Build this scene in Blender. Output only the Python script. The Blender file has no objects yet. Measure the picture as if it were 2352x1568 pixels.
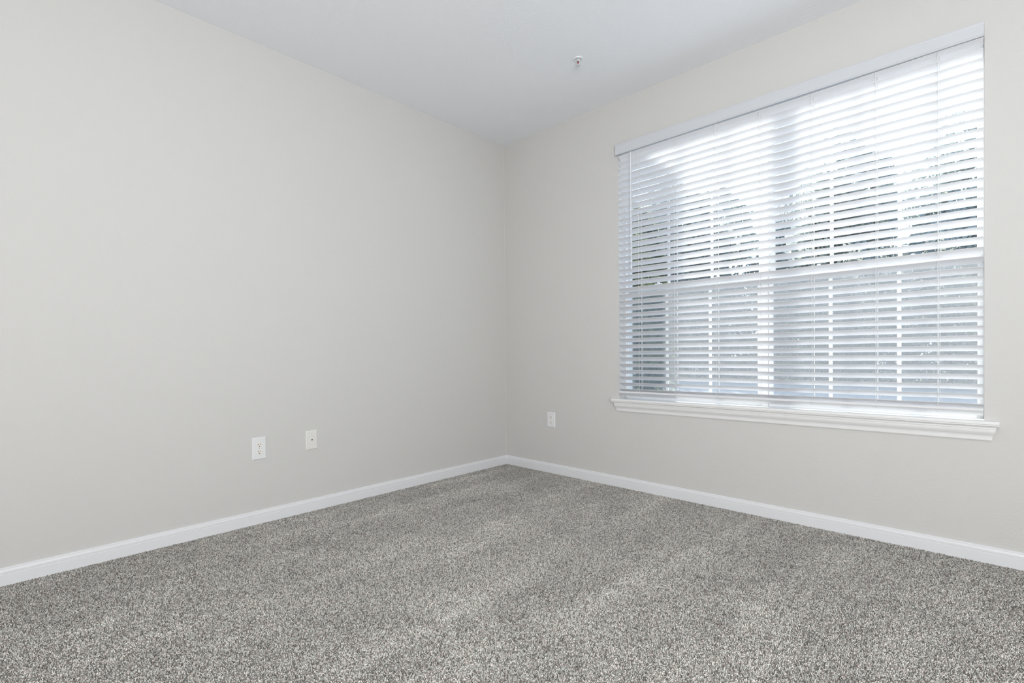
import bpy, bmesh, math, random
import numpy as np
from mathutils import Vector, Matrix
random.seed(7)
S = bpy.context.scene
COL = S.collection
H = 2.743
# ------------------------------------------------------------ helpers
def new_obj(name, bm, mat, parent=None, smooth=False, props=None):
    me = bpy.data.meshes.new(name)
    bmesh.ops.recalc_face_normals(bm, faces=bm.faces)
    bm.to_mesh(me); bm.free()
    if mat: me.materials.append(mat)
    if smooth:
        for p in me.polygons: p.use_smooth = True
    o = bpy.data.objects.new(name, me); COL.objects.link(o)
    if parent: o.parent = parent
    if props:
        for k, v in props.items(): o[k] = v
    return o
def empty(name, loc=(0, 0, 0), props=None):
    o = bpy.data.objects.new(name, None); COL.objects.link(o)
    o.location = loc; o.empty_display_size = 0.1
    if props:
        for k, v in props.items(): o[k] = v
    return o
def box(bm, x0, x1, y0, y1, z0, z1):
    vs = [bm.verts.new(p) for p in ((x0,y0,z0),(x1,y0,z0),(x1,y1,z0),(x0,y1,z0),(x0,y0,z1),(x1,y0,z1),(x1,y1,z1),(x0,y1,z1))]
    for f in ((0,3,2,1),(4,5,6,7),(0,1,5,4),(1,2,6,5),(2,3,7,6),(3,0,4,7)): bm.faces.new([vs[i] for i in f])
    return vs
def bevel(bm, w, seg=2):
    bmesh.ops.bevel(bm, geom=list(bm.edges), offset=w, segments=seg, profile=0.6, affect='EDGES', clamp_overlap=True)
def prism(bm, a, b, closed=True):
    """join two equal loops of points a and b by side faces and cap them"""
    va = [bm.verts.new(p) for p in a]; vb = [bm.verts.new(p) for p in b]; n = len(a)
    for i in range(n if closed else n-1):
        j = (i+1) % n; bm.faces.new((va[i], va[j], vb[j], vb[i]))
    if closed:
        bm.faces.new(va[::-1]); bm.faces.new(vb)
def lathe(bm, prof, c=(0,0,0), axis='z', n=32, sx=1.0):
    """prof: list of (radius, height)"""
    rings = []
    for r, h in prof:
        ring = []
        for k in range(n):
            t = 2*math.pi*k/n; a, b = r*math.cos(t)*sx, r*math.sin(t)
            if axis == 'z': p = (c[0]+a, c[1]+b, c[2]+h)
            elif axis == 'y': p = (c[0]+a, c[1]+h, c[2]+b)
            else: p = (c[0]+h, c[1]+a, c[2]+b)
            ring.append(bm.verts.new(p))
        rings.append(ring)
    for q in range(len(rings)-1):
        for k in range(n):
            bm.faces.new((rings[q][k], rings[q][(k+1)%n], rings[q+1][(k+1)%n], rings[q+1][k]))
    bm.faces.new(rings[0][::-1]); bm.faces.new(rings[-1])
def tube(bm, pts, r, n=6):
    pts = [Vector(p) for p in pts]; rings = []
    for i, p in enumerate(pts):
        d = (pts[min(i+1, len(pts)-1)] - pts[max(i-1, 0)]).normalized()
        up = Vector((0, 1, 0)) if abs(d.z) > .7 else Vector((0, 0, 1))
        a = d.cross(up).normalized(); b = d.cross(a)
        rings.append([bm.verts.new(p + r*(a*math.cos(2*math.pi*k/n) + b*math.sin(2*math.pi*k/n))) for k in range(n)])
    for q in range(len(rings)-1):
        for k in range(n):
            bm.faces.new((rings[q][k], rings[q][(k+1)%n], rings[q+1][(k+1)%n], rings[q+1][k]))
    bm.faces.new(rings[0][::-1]); bm.faces.new(rings[-1])
# ------------------------------------------------------------ materials
def mat_base(name):
    m = bpy.data.materials.new(name); m.use_nodes = True
    nt = m.node_tree; b = nt.nodes['Principled BSDF']
    return m, nt, b
def plain(name, col, rough=0.5, spec=0.5, noise=0.02, scale=40, bump=0.0, bscale=200, bdist=0.001, metal=0.0):
    m, nt, b = mat_base(name)
    N, L = nt.nodes, nt.links
    tc = N.new('ShaderNodeTexCoord')
    nz = N.new('ShaderNodeTexNoise'); nz.inputs['Scale'].default_value = scale; nz.inputs['Detail'].default_value = 3
    L.new(tc.outputs['Object'], nz.inputs['Vector'])
    mr = N.new('ShaderNodeMapRange'); mr.inputs['To Min'].default_value = 1-noise; mr.inputs['To Max'].default_value = 1+noise
    L.new(nz.outputs['Fac'], mr.inputs['Value'])
    mx = N.new('ShaderNodeVectorMath'); mx.operation = 'SCALE'; mx.inputs[0].default_value = col
    L.new(mr.outputs['Result'], mx.inputs['Scale']); L.new(mx.outputs['Vector'], b.inputs['Base Color'])
    b.inputs['Roughness'].default_value = rough
    b.inputs['Specular IOR Level'].default_value = spec; b.inputs['Metallic'].default_value = metal
    if bump:
        n2 = N.new('ShaderNodeTexNoise'); n2.inputs['Scale'].default_value = bscale; n2.inputs['Detail'].default_value = 4
        L.new(tc.outputs['Object'], n2.inputs['Vector'])
        bp = N.new('ShaderNodeBump'); bp.inputs['Strength'].default_value = bump; bp.inputs['Distance'].default_value = bdist
        L.new(n2.outputs['Fac'], bp.inputs['Height']); L.new(bp.outputs['Normal'], b.inputs['Normal'])
    return m
M_wall = plain('wall_paint', (0.608, 0.599, 0.585), 0.75, 0.25, 0.008, 2.0, 0.35, 95, 0.0025)
M_back = plain('wall_paint_plain', (0.625, 0.610, 0.583), 0.75, 0.25, 0.008, 2.0)
M_ceil = plain('ceiling_paint', (0.86, 0.873, 0.90), 0.85, 0.2, 0.008, 3.0, 0.45, 70, 0.003)
M_trim = plain('trim_paint', (0.76, 0.765, 0.78), 0.38, 0.5, 0.006, 8.0)
M_sill = plain('sill_paint', (0.78, 0.78, 0.775), 0.35, 0.5, 0.008, 6.0)
M_vinyl = plain('window_vinyl', (0.84, 0.85, 0.86), 0.4, 0.5, 0.005, 10)
M_slat = plain('blind_vinyl', (0.745, 0.75, 0.77), 0.42, 0.5, 0.006, 14)
M_val = plain('valance_vinyl', (0.59, 0.61, 0.64), 0.45, 0.5, 0.006, 9)
M_cord = plain('cord', (0.85, 0.85, 0.85), 0.8, 0.2)
M_wand = plain('wand_plastic', (0.80, 0.82, 0.86), 0.15, 0.6)
M_plate = plain('plate_plastic', (0.77, 0.77, 0.78), 0.3, 0.5, 0.01, 30)
M_recep = plain('receptacle_plastic', (0.80, 0.775, 0.74), 0.35, 0.5)
M_plate2 = plain('cover_plate_painted', (0.74, 0.73, 0.70), 0.45, 0.4, 0.02, 30)
M_hole = plain('slot_dark', (0.02, 0.018, 0.016), 0.6, 0.2)
M_slot = plain('slot_brass', (0.16, 0.11, 0.07), 0.5, 0.4)
M_screw = plain('screw_metal', (0.55, 0.55, 0.55), 0.35, 0.5)
M_chrome = plain('sprinkler_metal', (0.72, 0.74, 0.75), 0.35, 0.5, metal=0.35)
M_spr = plain('sprinkler_white', (0.80, 0.82, 0.83), 0.35, 0.5)
M_bulb = plain('sprinkler_bulb', (0.42, 0.03, 0.02), 0.12, 0.6)
M_bulbdark = plain('sprinkler_cap', (0.07, 0.06, 0.05), 0.5, 0.3)
M_stucco = plain('stucco', (0.45, 0.44, 0.42), 0.9, 0.2, 0.05, 6, 0.4, 60, 0.01)
M_asph = plain('asphalt', (0.30, 0.30, 0.295), 0.95, 0.0, 0.12, 1.2, 0.3, 80, 0.01)
M_bark = plain('bark', (0.11, 0.09, 0.07), 0.9, 0.2, 0.3, 12, 0.6, 20, 0.02)

# glass : clear pane with a weak mirror coat
def make_glass():
    m, nt, b = mat_base('window_glass'); N, L = nt.nodes, nt.links
    N.remove(b); out = N['Material Output']
    tr = N.new('ShaderNodeBsdfTransparent'); tr.inputs['Color'].default_value = (0.93, 0.96, 0.96, 1)
    gl = N.new('ShaderNodeBsdfGlossy'); gl.inputs['Roughness'].default_value = 0.02
    fc = N.new('ShaderNodeLayerWeight'); fc.inputs[0].default_value = .5
    pw = N.new('ShaderNodeMath'); pw.operation = 'POWER'; pw.inputs[1].default_value = 4; L.new(fc.outputs['Facing'], pw.inputs[0])
    lw = N.new('ShaderNodeMath'); lw.operation = 'MULTIPLY_ADD'; lw.inputs[1].default_value = .4; lw.inputs[2].default_value = .025; L.new(pw.outputs[0], lw.inputs[0])
    mx = N.new('ShaderNodeMixShader')
    L.new(lw.outputs[0], mx.inputs[0]); L.new(tr.outputs[0], mx.inputs[1]); L.new(gl.outputs[0], mx.inputs[2]); L.new(mx.outputs[0], out.inputs[0])
    return m
M_glass = make_glass()
def make_screen():
    m, nt, b = mat_base('insect_screen'); N, L = nt.nodes, nt.links
    N.remove(b); out = N['Material Output']
    tr = N.new('ShaderNodeBsdfTransparent')
    d1 = N.new('ShaderNodeBsdfDiffuse'); d1.inputs['Color'].default_value = (0.5, 0.5, 0.5, 1)
    d2 = N.new('ShaderNodeBsdfTranslucent'); d2.inputs['Color'].default_value = (0.50, 0.51, 0.53, 1)
    df = N.new('ShaderNodeMixShader'); df.inputs[0].default_value = .6; L.new(d1.outputs[0], df.inputs[1]); L.new(d2.outputs[0], df.inputs[2])
    tc = N.new('ShaderNodeTexCoord'); nz = N.new('ShaderNodeTexNoise'); nz.inputs['Scale'].default_value = 260
    L.new(tc.outputs['Object'], nz.inputs['Vector'])
    mr = N.new('ShaderNodeMapRange'); mr.inputs['To Min'].default_value = 0.18; mr.inputs['To Max'].default_value = 0.30
    L.new(nz.outputs['Fac'], mr.inputs['Value'])
    mx = N.new('ShaderNodeMixShader')
    L.new(mr.outputs[0], mx.inputs[0]); L.new(tr.outputs[0], mx.inputs[1]); L.new(df.outputs[0], mx.inputs[2]); L.new(mx.outputs[0], out.inputs[0])
    return m
M_screen = make_screen()
def make_leaf(name, c1, c2):
    m, nt, b = mat_base(name); N, L = nt.nodes, nt.links
    tc = N.new('ShaderNodeTexCoord'); nz = N.new('ShaderNodeTexNoise'); nz.inputs['Scale'].default_value = 2.2; nz.inputs['Detail'].default_value = 6
    L.new(tc.outputs['Object'], nz.inputs['Vector'])
    cr = N.new('ShaderNodeValToRGB'); cr.color_ramp.elements[0].position = .35; cr.color_ramp.elements[1].position = .68
    cr.color_ramp.elements[0].color = (*c1, 1); cr.color_ramp.elements[1].color = (*c2, 1)
    L.new(nz.outputs['Fac'], cr.inputs[0]); L.new(cr.outputs[0], b.inputs['Base Color'])
    b.inputs['Roughness'].default_value = .6
    tl = N.new('ShaderNodeBsdfTranslucent'); L.new(cr.outputs[0], tl.inputs['Color'])
    mx = N.new('ShaderNodeMixShader'); mx.inputs[0].default_value = .55
    L.new(b.outputs[0], mx.inputs[1]); L.new(tl.outputs[0], mx.inputs[2]); L.new(mx.outputs[0], N['Material Output'].inputs[0])
    return m
M_leafA = make_leaf('leaf_dark', (0.13, 0.16, 0.14), (0.36, 0.40, 0.20))
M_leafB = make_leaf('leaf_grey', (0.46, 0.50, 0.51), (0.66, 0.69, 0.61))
def make_carpet(pile=False):
    m, nt, b = mat_base('carpet_pile' if pile else 'carpet'); N, L = nt.nodes, nt.links
    tc = N.new('ShaderNodeTexCoord')
    def noise(sc, det=2, rough=.5, vec=None, dist=0):
        n = N.new('ShaderNodeTexNoise'); n.inputs['Scale'].default_value = sc; n.inputs['Detail'].default_value = det
        n.inputs['Roughness'].default_value = rough; n.inputs['Distortion'].default_value = dist
        L.new(vec or tc.outputs['Object'], n.inputs['Vector']); return n
    # tufts: one yarn shade per voronoi cell
    wn = noise(150, 2, .6)
    off = N.new('ShaderNodeVectorMath'); off.operation = 'MULTIPLY_ADD'
    off.inputs[1].default_value = (0.004, 0.004, 0.004); L.new(wn.outputs['Color'], off.inputs[0]); L.new(tc.outputs['Object'], off.inputs[2])
    vo = N.new('ShaderNodeTexVoronoi'); vo.inputs['Scale'].default_value = 330; vo.voronoi_dimensions = '2D'
    L.new(off.outputs[0], vo.inputs['Vector'])
    sp = N.new('ShaderNodeSeparateColor'); L.new(vo.outputs['Color'], sp.inputs[0])
    cr = N.new('ShaderNodeValToRGB'); e = cr.color_ramp.elements
    e[0].position = 0.0; e[0].color = (0.134, 0.124, 0.115, 1)
    e[1].position = 1.0; e[1].color = (0.90, 0.88, 0.84, 1)
    k = cr.color_ramp.elements.new(.30); k.color = (0.314, 0.299, 0.282, 1)
    k = cr.color_ramp.elements.new(.62); k.color = (0.605, 0.588, 0.564, 1)
    k = cr.color_ramp.elements.new(.85); k.color = (0.829, 0.814, 0.793, 1)
    if pile:
        at = N.new('ShaderNodeAttribute'); at.attribute_name = 'yarn'
        L.new(at.outputs['Color'], sp.inputs[0])
    L.new(sp.outputs[0], cr.inputs[0])
    # hue variation of single yarns (pinkish / greenish)
    hs = N.new('ShaderNodeMix'); hs.data_type = 'RGBA'; hs.blend_type = 'MULTIPLY'; hs.inputs[0].default_value = 1
    c2 = N.new('ShaderNodeValToRGB'); c2.color_ramp.elements[0].color = (1.08, .97, .95, 1); c2.color_ramp.elements[1].color = (.94, 1.02, .98, 1)
    L.new(sp.outputs[1], c2.inputs[0]); L.new(cr.outputs[0], hs.inputs[6]); L.new(c2.outputs[0], hs.inputs[7])
    # brushed nap: streaks from vacuuming, patches of footprints
    mp = N.new('ShaderNodeMapping'); mp.inputs['Scale'].default_value = (5.0, .8, 1); mp.inputs['Location'].default_value = (.9, .3, 0)
    L.new(tc.outputs['Object'], mp.inputs['Vector'])
    st = noise(1.0, 2, .5, mp.outputs[0], .35)
    mp2 = N.new('ShaderNodeMapping'); mp2.inputs['Location'].default_value = (3.7, 1.2, 0); L.new(tc.outputs['Object'], mp2.inputs['Vector'])
    pt = noise(2.6, 4, .6, mp2.outputs[0], .9)
    m1 = N.new('ShaderNodeMapRange'); m1.inputs['From Min'].default_value = .50; m1.inputs['From Max'].default_value = .72
    m1.inputs['To Min'].default_value = 0; m1.inputs['To Max'].default_value = .21; L.new(st.outputs['Fac'], m1.inputs['Value'])
    m2 = N.new('ShaderNodeMapRange'); m2.inputs['From Min'].default_value = .35; m2.inputs['From Max'].default_value = .68
    m2.inputs['To Min'].default_value = .90; m2.inputs['To Max'].default_value = 1.06; L.new(pt.outputs['Fac'], m2.inputs['Value'])
    mr = N.new('ShaderNodeMath'); mr.operation = 'ADD'; L.new(m1.outputs[0], mr.inputs[0]); L.new(m2.outputs[0], mr.inputs[1])
    sc = N.new('ShaderNodeVectorMath'); sc.operation = 'SCALE'; L.new(hs.outputs[2], sc.inputs[0]); L.new(mr.outputs[0], sc.inputs['Scale'])
    L.new(sc.outputs[0], b.inputs['Base Color'])
    b.inputs['Roughness'].default_value = 1; b.inputs['Specular IOR Level'].default_value = .05
    bp = N.new('ShaderNodeBump'); bp.inputs['Strength'].default_value = .9; bp.inputs['Distance'].default_value = .004
    L.new(vo.outputs['Distance'], bp.inputs['Height']); bp.invert = True
    if not pile: L.new(bp.outputs['Normal'], b.inputs['Normal'])
    return m
M_leafC = make_leaf('leaf_hedge', (0.24, 0.25, 0.23), (0.42, 0.42, 0.36))
M_carpet = make_carpet(); M_pile = make_carpet(True)

ST = {'kind': 'structure'}
RX, RY = 5.3, -5.7            # room extends from the corner at (0,0) to (RX, RY)
OX0, OX1, OZ0, OZ1 = 1.1295, 3.012, 0.600, 2.423   # window opening
WT = 0.19                     # thickness of the outside wall
# ------------------------------------------------------------ room shell
# carpeted floor, finely gridded with an uneven pile edge
bm = bmesh.new(); box(bm, -.12, RX, RY, WT, -.12, -.004); floor = new_obj('floor', bm, M_carpet, None, props=ST)
def carpet_pile():
    # short leaning yarn tufts, one small six-cornered tuft each, over the part of the floor the room view shows
    rs = np.random.RandomState(4)
    sp = .0033
    gx, gy = np.meshgrid(np.arange(.012, 4.1, sp), np.arange(-4.3, -.012, sp))
    P = np.stack([gx.ravel(), gy.ravel()], 1) + rs.uniform(-.5, .5, (gx.size, 2))*sp
    P[:, 0] = np.maximum(P[:, 0], .0125); P[:, 1] = np.minimum(P[:, 1], -.0125)
    C = np.array([3.0126, -3.0924]); f = np.array([-.6885, .7252]); r = np.array([.7252, .6885])
    d = (P-C)@f; q = (P-C)@r
    P = P[(d > 1.25) & (np.abs(q) < 1.06*d+.25)]
    n = len(P)
    z0 = -.004; h = rs.uniform(.0028, .0060, n)
    lean = rs.normal(0, .0021, (n, 2)); a0 = rs.uniform(0, 6.283, n); tw = rs.uniform(-.8, .8, n)
    r0 = rs.uniform(.0013, .0022, n); r1 = r0*rs.uniform(.55, .95, n)
    V = np.zeros((n, 6, 3), np.float32)
    for k in range(3):
        u = a0+k*2.0944; w = u+tw
        V[:, k, 0] = P[:, 0]+r0*np.cos(u); V[:, k, 1] = P[:, 1]+r0*np.sin(u); V[:, k, 2] = z0
        V[:, 3+k, 0] = P[:, 0]+lean[:, 0]+r1*np.cos(w); V[:, 3+k, 1] = P[:, 1]+lean[:, 1]+r1*np.sin(w)
        V[:, 3+k, 2] = z0+h+rs.uniform(-.0008, .0008, n)
    V[:, :, 0] = np.maximum(V[:, :, 0], .0121); V[:, :, 1] = np.minimum(V[:, :, 1], -.0121)
    tri = np.array([[0,1,4],[0,4,3],[1,2,5],[1,5,4],[2,0,3],[2,3,5],[3,4,5]])
    F = (tri[None]+(np.arange(n)*6)[:, None, None]).reshape(-1, 3)
    me = bpy.data.meshes.new('carpet_pile')
    me.vertices.add(n*6); me.vertices.foreach_set('co', V.ravel())
    me.loops.add(F.size); me.loops.foreach_set('vertex_index', F.ravel().astype(np.int32))
    me.polygons.add(len(F)); me.polygons.foreach_set('loop_start', np.arange(0, F.size, 3, dtype=np.int32))
    at = me.attributes.new('yarn', 'FLOAT_COLOR', 'POINT')
    c = np.ones((n, 4), np.float32); c[:, :3] = rs.uniform(0, 1, (n, 3))
    at.data.foreach_set('color', np.repeat(c, 6, 0).ravel())
    me.update(calc_edges=True); me.materials.append(M_pile)
    o = bpy.data.objects.new('carpet_pile', me); COL.objects.link(o); o.parent = floor; o['kind'] = 'stuff'
carpet_pile()
bm = bmesh.new(); box(bm, -.12, RX, RY, WT, H, H+.2); new_obj('ceiling', bm, M_ceil, None, props=ST)
bm = bmesh.new(); box(bm, -.12, 0, RY, 0, 0, H)
# caulked bead in the inside corner
prism(bm, [(0,0,0.06),(0.0035,-0.0005,0.06),(0.0005,-0.0035,0.06)], [(0,0,H),(0.0035,-0.0005,H),(0.0005,-0.0035,H)])
new_obj('wall_left', bm, M_wall, None, props=ST)
bm = bmesh.new()
box(bm, -.12, OX0, 0, WT, 0, H); box(bm, OX1, RX, 0, WT, 0, H)
box(bm, OX0, OX1, 0, WT, 0, OZ0); box(bm, OX0, OX1, 0, WT, OZ1, H)
new_obj('wall_right', bm, M_wall, None, props=ST)
bm = bmesh.new(); box(bm, RX, RX+.12, RY, WT, 0, H); new_obj('wall_east', bm, M_back, None, props=ST)
bm = bmesh.new(); box(bm, -.12, RX+.12, RY-.12, RY, 0, H); new_obj('wall_back', bm, M_back, None, props=ST)
# baseboards
def bb_prof():
    return [(0,-.004),(.012,-.004),(.012,.0465),(.0104,.048),(.0104,.0495),(.0115,.051),(.0112,.060),(.0095,.0655),(.0088,.067),(.0085,.0725),(.006,.0752),(0,.0755)]
bm = bmesh.new()
prism(bm, [(d, RY, z) for d, z in bb_prof()], [(d, -d, z) for d, z in bb_prof()])
new_obj('baseboard_left', bm, M_trim, None, props=ST)
bm = bmesh.new()
prism(bm, [(d, -d, z) for d, z in bb_prof()], [(RX, -d, z) for d, z in bb_prof()])
new_obj('baseboard_right', bm, M_trim, None, props=ST)

# ------------------------------------------------------------ window
win = empty('window_1', ((OX0+OX1)/2, .1, OZ0), ST)
wx = lambda bm_name, bm, mat, par=win, **k: attach(bm_name, bm, mat, par, **k)
def attach(name, bm, mat, par, **k):
    o = new_obj(name, bm, mat, None, **k)
    o.parent = par
    if par.parent is None: o.matrix_parent_inverse = Matrix.Translation(par.location).inverted()
    return o
Y0, Y1 = .082, .165
# outer frame with a centre mullion
bm = bmesh.new()
MX0, MX1 = 2.050, 2.086
SZ = .630                      # top of the sill board
box(bm, OX0, OX0+.010, Y0, Y1, SZ, OZ1); box(bm, OX1-.010, OX1, Y0, Y1, SZ, OZ1)
box(bm, OX0, OX1, Y0, Y1, OZ1-.025, OZ1); box(bm, OX0, OX1, Y0, Y1, SZ, SZ+.006)
box(bm, MX0, MX1, Y0-.004, Y1, SZ, OZ1)
for k in (0, 1):               # stepped tracks of the frame
    xs = (OX0+.010, MX1)[k]; xe = (MX0, OX1-.010)[k]
    box(bm, xs, xs+.006, .112, .118, SZ, OZ1-.02); box(bm, xe-.006, xe, .112, .118, SZ, OZ1-.02)
bevel(bm, .0015, 1)
attach('window_frame', bm, M_vinyl, win)
units = [(1.127, MX0, (1.4435, 1.739)), (MX1, 3.0135, (2.4005, 2.699))]
MZ = 1.402
for ux0, ux1, mun in units:
    for nm, ya, yb, z0, z1, st in (('lower_sash', .086, .108, SZ+.006, MZ+.022, .024), ('upper_sash', .120, .142, MZ-.020, OZ1-.025, .026)):
        bm = bmesh.new()
        box(bm, ux0+.001, ux0+st, ya, yb, z0, z1); box(bm, ux1-st, ux1-.001, ya, yb, z0, z1)
        rb = .030 if nm == 'lower_sash' else .036
        rt = .036
        box(bm, ux0+st, ux1-st, ya, yb, z0, z0+rb); box(bm, ux0+st, ux1-st, ya, yb, z1-rt, z1)
        if nm == 'lower_sash':    # lift lip and a glazing bead
            box(bm, ux0+st, ux1-st, ya-.008, ya, z1-.008, z1-.001)
        bevel(bm, .0015, 1)
        sash = attach(nm, bm, M_vinyl, win)
        bm = bmesh.new(); ym = (ya+yb)/2
        box(bm, ux0+st, ux1-st, ym-.001, ym+.001, z0+rb, z1-rt)
        attach('glass_pane', bm, M_glass, sash)
        for mx in mun:
            bm = bmesh.new(); box(bm, mx-.0088, mx+.0088, ym-.004, ym+.004, z0+rb, z1-rt); bevel(bm, .001, 1)
            attach('muntin', bm, M_vinyl, sash)
        if nm == 'lower_sash':
            for lx in ((ux0*.72+ux1*.28), (ux0*.28+ux1*.72)):
                bm = bmesh.new(); box(bm, lx-.025, lx+.025, ya-.004, ya+.016, z1, z1+.007); bevel(bm, .002, 1)
                lathe(bm, [(.009,0),(.009,.010),(.005,.012)], (lx, ya+.006, z1+.006), 'z', 14)
                attach('sash_lock', bm, M_vinyl, sash)
    bm = bmesh.new(); box(bm, ux0+.004, ux1-.004, .1560, .1565, SZ+.014, MZ+.01)
    attach('insect_screen', bm, M_screen, win)
def lean(bm, k):               # the sill and blind rise a few millimetres towards the right
    for v in bm.verts: v.co.z += k*(v.co.x-OX0)/(OX1-OX0)
# sill board (stool) with rounded nosing and horns
bm = bmesh.new()
SF = -.036; SB = SZ-.026
nose = [(Y0+.02, SB), (Y0+.02, SZ)]
prof_in = [(0, SB), (0, SZ), (SF+.006, SZ), (SF+.002, SZ-.002), (SF, SZ-.007), (SF, SB+.013), (SF+.002, SB+.010), (SF+.002, SB+.006), (SF+.006, SB+.003), (SF+.008, SB)]
prism(bm, [(1.076, y, z) for y, z in prof_in], [(3.061, y, z) for y, z in prof_in])
box(bm, OX0, OX1, 0, Y0+.03, SB, SZ)
lean(bm, .011)
attach('window_sill', bm, M_sill, win)
# apron moulding with mitred returns
ap = [(0, .536), (.0075, .536), (.009, .539), (.010, .553), (.012, .560), (.017, .567), (.021, .575), (.0225, .583), (.0225, .588), (.0245, .590), (.0245, .607), (0, .607)]
ap = [(d, z+.006 if z < .6 else SB) for d, z in ap]
bm = bmesh.new()
prism(bm, [(1.116-d*.9, -d, z) for d, z in ap], [(3.030+d*.9, -d, z) for d, z in ap])
lean(bm, .010)
attach('window_apron', bm, M_sill, win)

# ------------------------------------------------------------ blind
bl = empty('venetian_blind', (2.065, -.005, 2.33), {'label': 'white horizontal slat venetian blind hanging lowered across the whole window', 'category': 'window blind'})
BX0, BX1 = 1.1400, 3.0095
BY = 0.004
PITCH = .04422; ZL = .6897
cords = [1.300, 1.557, 1.824, 2.075, 2.339, 2.620, 2.857]
rnd = random.Random(3)
NS = 38
slat_info = []
bm = bmesh.new()
NX = 46
for i in range(NS):
    zc = ZL + i*PITCH
    tilt0 = 31.0 + rnd.gauss(0, .9)
    if i in (13, 12): tilt0 -= 1.0
    if i in (30,): tilt0 += 2.5
    dz = rnd.gauss(0, .0005)
    ph = rnd.uniform(0, 6.28); amp = abs(rnd.gauss(0, .0009)); tw = rnd.gauss(0, .8)
    slat_info.append((zc+dz, tilt0))
    loops = []
    for k in range(NX+1):
        x = BX0 + (BX1-BX0)*k/NX
        s = (x-BX0)/(BX1-BX0)
        z = zc + dz + amp*math.sin(2*math.pi*s*1.3+ph) - .0009*math.sin(math.pi*((x-cords[0])/.26))**2
        t = math.radians(tilt0 + tw*math.sin(3.1*s+ph))
        w, th = .025, .0014
        sec = []
        for (a, b) in ((-w, 0), (-w+.002, th), (0, th+.0008), (w-.002, th), (w, 0), (w-.002, -th), (0, -th+.0008), (-w+.002, -th)):
            # a along depth: -w is the room side edge (high), +w the outside edge (low)
            yy = BY + a*math.cos(t) + b*math.sin(t)
            zz = z - a*math.sin(t) + b*math.cos(t)
            sec.append(bm.verts.new((x, yy, zz)))
        loops.append(sec)
    for k in range(NX):
        for j in range(8):
            q = (j+1) % 8
            bm.faces.new((loops[k][j], loops[k][q], loops[k+1][q], loops[k+1][j]))
    bm.faces.new(loops[0][::-1]); bm.faces.new(loops[-1])
lean(bm, .0144)
attach('slats', bm, M_slat, bl)
# bottom rail, tilted like the slats, with grooved front edge and oval plugs underneath
bm = bmesh.new(); t = math.radians(31)
RC = (BY, .6680)
def rail_pt(a, b):
    return (RC[0] + a*math.cos(t) + b*math.sin(t), RC[1] - a*math.sin(t) + b*math.cos(t))
rp = [(-.025,-.006),(-.0256,-.003),(-.0248,-.0025),(-.0256,-.002),(-.0256,.001),(-.0248,.0015),(-.0256,.002),(-.025,.0055),(-.022,.0075),(.022,.0075),(.0245,.005),(.0245,-.005),(.022,-.0075),(-.022,-.0075)]
prism(bm, [(BX0-.002, *rail_pt(a, b)) for a, b in rp], [(BX1, *rail_pt(a, b)) for a, b in rp])
lean(bm, .011)
rail = attach('bottom_rail', bm, M_slat, bl)
for cx in cords:
    bm = bmesh.new(); n = 18; A, B = [], []
    for k in range(n):
        u = 2*math.pi*k/n
        A.append((cx+.0115*math.cos(u), *rail_pt(-.006+.0065*math.sin(u), -.0074)))
        B.append((cx+.0095*math.cos(u), *rail_pt(-.006+.005*math.sin(u), -.0104)))
    prism(bm, A, B); lean(bm, .011); attach('cord_plug', bm, M_slat, rail)
# head rail and valance
bm = bmesh.new(); box(bm, BX0, BX1, -.022, .036, 2.358, 2.408); bevel(bm, .002, 1)
attach('head_rail', bm, M_slat, bl)
bm = bmesh.new()
VF = -.0375
vp = [(VF+.010, 2.344), (VF+.002, 2.344), (VF, 2.347), (VF+.0005, 2.351), (VF+.003, 2.354), (VF+.003, 2.403), (VF+.001, 2.407), (VF, 2.413), (VF+.002, 2.4175), (VF+.010, 2.4175)]
prism(bm, [(1.1265, y, z) for y, z in vp], [(3.0115, y, z) for y, z in vp])
box(bm, 1.1265, 1.1325, VF+.010, -.001, 2.346, 2.417); box(bm, 3.0055, 3.0115, VF+.010, -.001, 2.346, 2.417)
for v in bm.verts:
    if v.co.z < 2.37: v.co.z += .008*(v.co.x-OX0)/(OX1-OX0)
attach('valance', bm, M_val, bl)
# ladder cords: front string, back string, rungs under every slat
for cx in cords:
    bm = bmesh.new(); c = math.cos(t)*.0265; s_ = math.sin(t)*.0265
    fr = BY-c-.0015; bk = BY+c+.0008
    tube(bm, [(cx-.003, fr, .680), (cx-.003, fr, 1.5), (cx-.003, fr, 2.352)], .0008, 5)
    tube(bm, [(cx-.003, bk, .658), (cx-.003, bk, 1.5), (cx-.003, bk, 2.352)], .0008, 5)
    for zc, tl in slat_info:
        tube(bm, [(cx-.003, fr, zc+s_-.0035), (cx-.003, bk, zc-s_-.0035)], .0006, 4)
    lean(bm, .012)
    ld = attach('ladder_cord', bm, M_cord, bl)
for q, cx in enumerate(cords):
    bm = bmesh.new(); r2 = random.Random(q)
    pts = [(cx+.004+r2.gauss(0,.0006), BY+r2.gauss(0,.001), .662+k*(2.352-.662)/24) for k in range(25)]
    tube(bm, pts, .0009, 5)
    lean(bm, .012)
    attach('lift_cord', bm, M_cord, bl)
# tilt wand on the left
wd = bmesh.new()
lathe(wd, [(.0028,0),(.0042,.004),(.0042,.03),(.0030,.036),(.0030,.80),(.0018,.81)], (1.2490, -.036, 1.526), 'z', 10)
tube(wd, [(1.2490,-.036,2.330),(1.2490,-.030,2.343),(1.2500,-.022,2.350),(1.2500,-.012,2.360)], .0014, 6)
attach('tilt_wand', wd, M_wand, bl)

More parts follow.
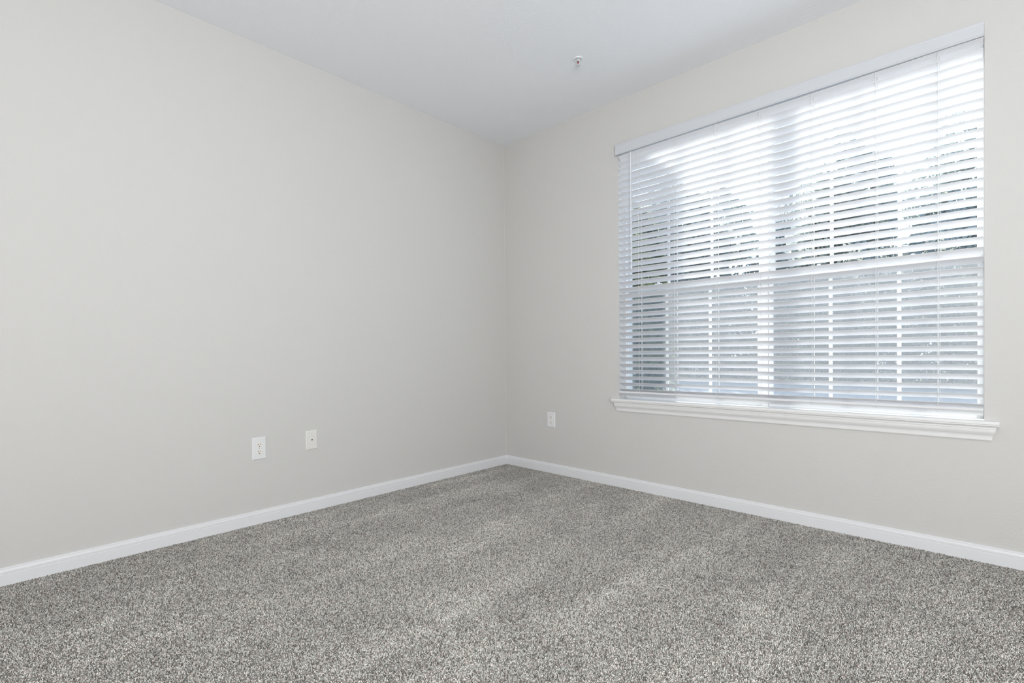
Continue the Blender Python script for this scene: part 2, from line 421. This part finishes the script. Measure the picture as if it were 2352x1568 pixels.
# ------------------------------------------------------------ outlets
def to_wall(o, wall, c):
    o.location = c
    if wall == 'left': o.rotation_euler = (0, 0, math.radians(90))   # local -y faces +x
def plate_mesh(w, h, d=.0055):
    bm = bmesh.new()
    x, z = w/2, h/2; b = .005
    sec = [(x, z, 0), (x, z, -.0018), (x-b, z-b, -d), ]
    rings = []
    for (a, c, y) in sec:
        rings.append([bm.verts.new((i*a, y, j*c)) for i, j in ((-1,-1),(1,-1),(1,1),(-1,1))])
    for q in range(2):
        for k in range(4): bm.faces.new((rings[q][k], rings[q][(k+1)%4], rings[q+1][(k+1)%4], rings[q+1][k]))
    bm.faces.new(rings[0][::-1]); bm.faces.new(rings[-1])
    return bm
def part(name, bm, mat, par, **k):
    return new_obj(name, bm, mat, par, **k)
def screw(par, x, z, y=-.0055, mat=None, r=.0028):
    bm = bmesh.new(); lathe(bm, [(r, 0), (r, -.0006), (r*.6, -.0012)], (x, y, z), 'y', 14)
    s = part('screw', bm, mat or M_plate, par)
    return s
def duplex(wall, c, w, h, label, sc=1.0):
    t = empty('wall_outlet', (0,0,0), {'label': label, 'category': 'outlet'})
    part('cover_plate', plate_mesh(w, h), M_plate, t)
    for s in (1, -1):
        zc = s*.0197*sc
        bm = bmesh.new(); n = 28; R = .0172*sc; A = []
        for k in range(n):
            u = 2*math.pi*k/n; zz = max(-.0136*sc, min(.0136*sc, R*math.sin(u)))
            A.append((R*math.cos(u), zz))
        prism(bm, [(a, -.0050, zc+b) for a, b in A], [(a*.97, -.0072, zc+b*.97) for a, b in A])
        rc = part('receptacle', bm, M_recep, t)
        for sx, hh in ((-.0064, .0085), (.0064, .0068)):
            b2 = bmesh.new(); box(b2, (sx-.0013)*sc, (sx+.0013)*sc, -.0076, -.0070, zc+.0040*sc-hh*sc/2, zc+.0040*sc+hh*sc/2)
            part('slot', b2, M_slot, rc)
        b2 = bmesh.new(); lathe(b2, [(.0027*sc, -.0070), (.0027*sc, -.0077)], (0, 0, zc-.0078*sc), 'y', 16)
        part('ground_hole', b2, M_hole, rc)
    screw(t, 0, 0, mat=M_screw)
    to_wall(t, wall, c)
    return t
duplex('left', (0, -2.0305, .4295), .0765, .127, 'white duplex outlet low on the left wall, larger and left of the cable plate', 1.0)
duplex('right', (.503, 0, .424), .081, .120, 'white duplex outlet below and left of the window on the right wall', 1.0)
t = empty('cable_plate', (0,0,0), {'label': 'off-white cover plate with one round black socket hole, low on the left wall', 'category': 'wall plate'})
part('cover_plate', plate_mesh(.0715, .117, .005), M_plate2, t)
bm = bmesh.new(); lathe(bm, [(.0068, -.0045), (.0068, -.0068), (.0055, -.0078)], (0, 0, .002), 'y', 22)
j = part('socket_ring', bm, M_plate, t)
bm = bmesh.new(); lathe(bm, [(.0040, -.0070), (.0040, -.0082)], (0, 0, .002), 'y', 18)
part('socket_hole', bm, M_hole, j)
screw(t, 0, .0415, -.005, M_screw, .0022); screw(t, 0, -.0415, -.005, M_plate2, .0022)
to_wall(t, 'left', (0, -1.7245, .437))

# ------------------------------------------------------------ sprinkler
sp = empty('fire_sprinkler', (1.224, -.604, H), {'label': 'small white pendent fire sprinkler with a red glass bulb on the ceiling', 'category': 'sprinkler'})
bm = bmesh.new()
lathe(bm, [(.029, 0), (.029, -.002), (.0265, -.005), (.0205, -.0065), (.020, -.003), (.016, -.002)], (0,0,0), 'z', 40)
part('escutcheon', bm, M_spr, sp, smooth=True)
bm = bmesh.new()
lathe(bm, [(.012, -.002), (.012, -.011), (.0095, -.013), (.0095, -.016), (.005, -.018)], (0,0,0), 'z', 20)
body = part('sprinkler_body', bm, M_chrome, sp)
bm = bmesh.new()
for s in (-1, 1):
    tube(bm, [(s*.009,0,-.014), (s*.0125,0,-.020), (s*.0120,0,-.028), (s*.006,0,-.036), (0,0,-.040)], .0017, 8)
lathe(bm, [(.0035,-.036),(.0035,-.042)], (0,0,0), 'z', 12)
part('frame_arms', bm, M_chrome, sp)
bm = bmesh.new()
lathe(bm, [(.0010,-.0175),(.0030,-.020),(.0033,-.025),(.0024,-.031),(.0012,-.0365)], (0,0,0), 'z', 14)
bulb = part('glass_bulb', bm, M_bulb, sp, smooth=True); bulb['label'] = 'red glass bulb'
bm = bmesh.new(); lathe(bm, [(.0052,-.0165),(.0052,-.0205)], (0,0,0), 'z', 14)
part('bulb_seat', bm, M_bulbdark, sp)
bm = bmesh.new(); n = 24; outer = []
lathe(bm, [(.003,-.0405),(.0085,-.0405),(.0085,-.0418),(.003,-.0418)], (0,0,0), 'z', 24)
for k in range(12):
    u = 2*math.pi*k/12; d = Vector((math.cos(u), math.sin(u), 0)); q = Vector((-d.y, d.x, 0))
    a = [d*.0080+q*.0016, d*.0080-q*.0016, d*.0145-q*.0024, d*.0145+q*.0024]
    prism(bm, [(p.x, p.y, -.0405) for p in a], [(p.x, p.y, -.0418) for p in a])
part('deflector', bm, M_chrome, sp)

# ------------------------------------------------------------ outside
GZ = -.25
bm = bmesh.new(); box(bm, -60, 70, WT, 90, GZ-.3, GZ); new_obj('ground_outside', bm, M_asph, None, props=ST)
bm = bmesh.new(); box(bm, -5.0, -.085, WT, 1.5, GZ, 3.3)
new_obj('shade_wall_outside', bm, M_stucco, None, props=ST)  # unseen wing, added so its edge shades the left end of the blind

def leaf_blob(bm, c, rx, ry, rz, n, size, rg):
    for _ in range(n):
        while True:
            v = Vector((rg.uniform(-1,1), rg.uniform(-1,1), rg.uniform(-1,1)))
            if .1 < v.length <= 1: break
        v = v.normalized()*(v.length**.45)
        k = 1 + .22*math.sin(5*v.x+3*v.z)+.15*math.sin(7*v.y+4*v.z)
        p = Vector((c[0]+v.x*rx*k, c[1]+v.y*ry*k, c[2]+v.z*rz*k))
        a = Vector((rg.uniform(-1,1), rg.uniform(-1,1), rg.uniform(-1,1))).normalized()
        b = a.orthogonal().normalized(); s = size*rg.uniform(.6,1.4)
        vs = [bm.verts.new(p+a*s), bm.verts.new(p+b*s*.45), bm.verts.new(p-a*s), bm.verts.new(p-b*s*.45)]
        bm.faces.new(vs)
def tree(x, y, h, r, mat, label, cat='tree', name='leafy_tree', seed=1, group=None, n=2600, size=.16):
    rg = random.Random(seed)
    t = empty(name, (x, y, GZ), {'label': label, 'category': cat})
    if group: t['group'] = group
    bm = bmesh.new()
    lo = h*.06 if name != 'leafy_shrub' else 0.05
    for k in range(5):
        leaf_blob(bm, (rg.uniform(-.45,.45)*r, rg.uniform(-.4,.4)*r, lo+(h-lo)*(.25+.14*k)), r*rg.uniform(.55,.85), r*rg.uniform(.55,.8), (h-lo)*.26, n//5, size, rg)
    new_obj('foliage', bm, mat, t)
    bm = bmesh.new()
    tr = .045*h*.6
    if name == 'leafy_shrub':
        for k in range(5):
            dx, dy = rg.uniform(-.3,.3)*r, rg.uniform(-.3,.3)*r
            tube(bm, [(dx*.3, dy*.3, 0), (dx, dy, h*.35), (dx*1.8, dy*1.8, h*.75)], .018, 6)
        new_obj('stem', bm, M_bark, t)
    else:
        prof = [(tr, 0), (tr*.75, h*.15), (tr*.6, h*.35), (tr*.25, h*.75)]
        lathe(bm, prof, (0,0,0), 'z', 12)
        for k in range(6):
            u = rg.uniform(0,6.28); z0 = h*rg.uniform(.25,.5)
            tube(bm, [(0,0,z0), (math.cos(u)*r*.35, math.sin(u)*r*.35, z0+h*.12), (math.cos(u)*r*.75, math.sin(u)*r*.75, z0+h*.25)], tr*.22, 6)
        new_obj('trunk', bm, M_bark, t)
    return t
tree(-2.15, 6.4, 4.0, .75, M_leafA, 'dark green shrub filling the left end of the window behind the blind', 'shrub', 'leafy_shrub', 11, n=9000, size=.07)
SPOTS = [(-15.5, 25, 9.5, 2.9), (-8.6, 22, 9.0, 2.8), (-1.6, 24, 9.8, 2.9), (5.2, 22.5, 9.0, 2.8)]
for i, (x, y, h, r) in enumerate(SPOTS):
    tree(x, y, h, r, M_leafB, 'tall leafy tree standing outside behind the hedge, glimpsed between the blind slats', seed=20+i, group='trees outside the window', n=26000, size=.17)
for i, (x, y, h, r) in enumerate([(-12.2, 34, 12.5, 3.3), (-4.9, 34, 12.0, 3.3), (2.4, 34, 12.8, 3.3)]):
    tree(x, y, h, r, M_leafB, 'tall leafy tree standing outside behind the hedge, glimpsed between the blind slats', seed=40+i, group='trees outside the window', n=20000, size=.20)
hg = empty('hedge', (-6, 17, GZ), {'label': 'long grey-green hedge outside, seen through the lower half of the window blind', 'category': 'hedge'})
bm = bmesh.new(); rg = random.Random(5)
for k in range(30): leaf_blob(bm, (-17+k*1.15, rg.uniform(-.2,.2), 2.1), 1.1, .8, 2.2+rg.uniform(-.25,.35), 3000, .095, rg)
new_obj('foliage', bm, M_leafC, hg)
bm = bmesh.new(); tube(bm, [(-17.5,0,.15),(17,0,.15)], .05, 6)
for k in range(30): tube(bm, [(-17+k*1.15,0,0),(-17+k*1.15+rg.uniform(-.2,.2),0,1.2)], .03, 6)
new_obj('stem', bm, M_bark, hg)

# ------------------------------------------------------------ light
wld = bpy.data.worlds.new('World'); S.world = wld; wld.use_nodes = True
nt = wld.node_tree; N, L = nt.nodes, nt.links
bg = N['Background']; tc = N.new('ShaderNodeTexCoord'); sx = N.new('ShaderNodeSeparateXYZ'); L.new(tc.outputs['Generated'], sx.inputs[0])
cr = N.new('ShaderNodeValToRGB'); cr.color_ramp.elements[0].position = 0.0; cr.color_ramp.elements[0].color = (.88, .94, 1, 1)
cr.color_ramp.elements[1].position = .7; cr.color_ramp.elements[1].color = (.45, .64, 1, 1)
L.new(sx.outputs[2], cr.inputs[0]); L.new(cr.outputs[0], bg.inputs[0]); bg.inputs[1].default_value = 1.9
k = 1.1; el = math.radians(28.5)
hd = Vector((k, -1, 0)).normalized()                     # horizontal travel of the sunlight
d = Vector((hd.x*math.cos(el), hd.y*math.cos(el), -math.sin(el)))
sl = bpy.data.lights.new('Sun', 'SUN'); sl.energy = 11.5; sl.angle = math.radians(.6); sl.color = (1, .965, .92)
so = bpy.data.objects.new('Sun', sl); COL.objects.link(so); so.rotation_euler = d.to_track_quat('-Z', 'Y').to_euler(); so.location = (-6, 6, 6)
def area(name, loc, target, size, power, col=(1, 1, 1)):
    a = bpy.data.lights.new(name, 'AREA'); a.shape = 'DISK'; a.size = size; a.energy = power; a.color = col
    o = bpy.data.objects.new(name, a); COL.objects.link(o); o.location = loc
    o.rotation_euler = (Vector(target)-Vector(loc)).to_track_quat('-Z', 'Y').to_euler()
    return o
area('room_fill', (4.4, -4.8, 1.3), (1.3, -1.4, .55), 2.0, 47, (1, .985, .965))  # added soft fill from behind the camera, no lamp built for it
area('ceiling_fill', (4.0, -3.7, 1.15), (2.4, -2.1, H), 1.2, 90, (.96, .985, 1))  # added upward fill to brighten the ceiling, stands for no fixture

# ------------------------------------------------------------ camera
cam = bpy.data.cameras.new('Camera'); cam.lens = 17.4895; cam.shift_y = 35.12/2352; cam.sensor_width = 36; cam.sensor_fit = 'HORIZONTAL'; cam.clip_start = .01; cam.clip_end = 300
co = bpy.data.objects.new('Camera', cam); COL.objects.link(co)
r = Vector((0.72522436, 0.6884559, -0.00883769)); u = Vector((-0.000476322, 0.0133375916, 0.999910937)); f = Vector((-0.68851245, 0.72515556, -0.01000067))
m = Matrix((( r.x, u.x, -f.x, 3.01259937), (r.y, u.y, -f.y, -3.09244927), (r.z, u.z, -f.z, .96947528), (0, 0, 0, 1)))
co.matrix_world = m
S.camera = co
vs = S.view_settings; vs.view_transform = 'Standard'; vs.look = 'None'; vs.exposure = 0.05; vs.gamma = 1; vs.use_curve_mapping = False
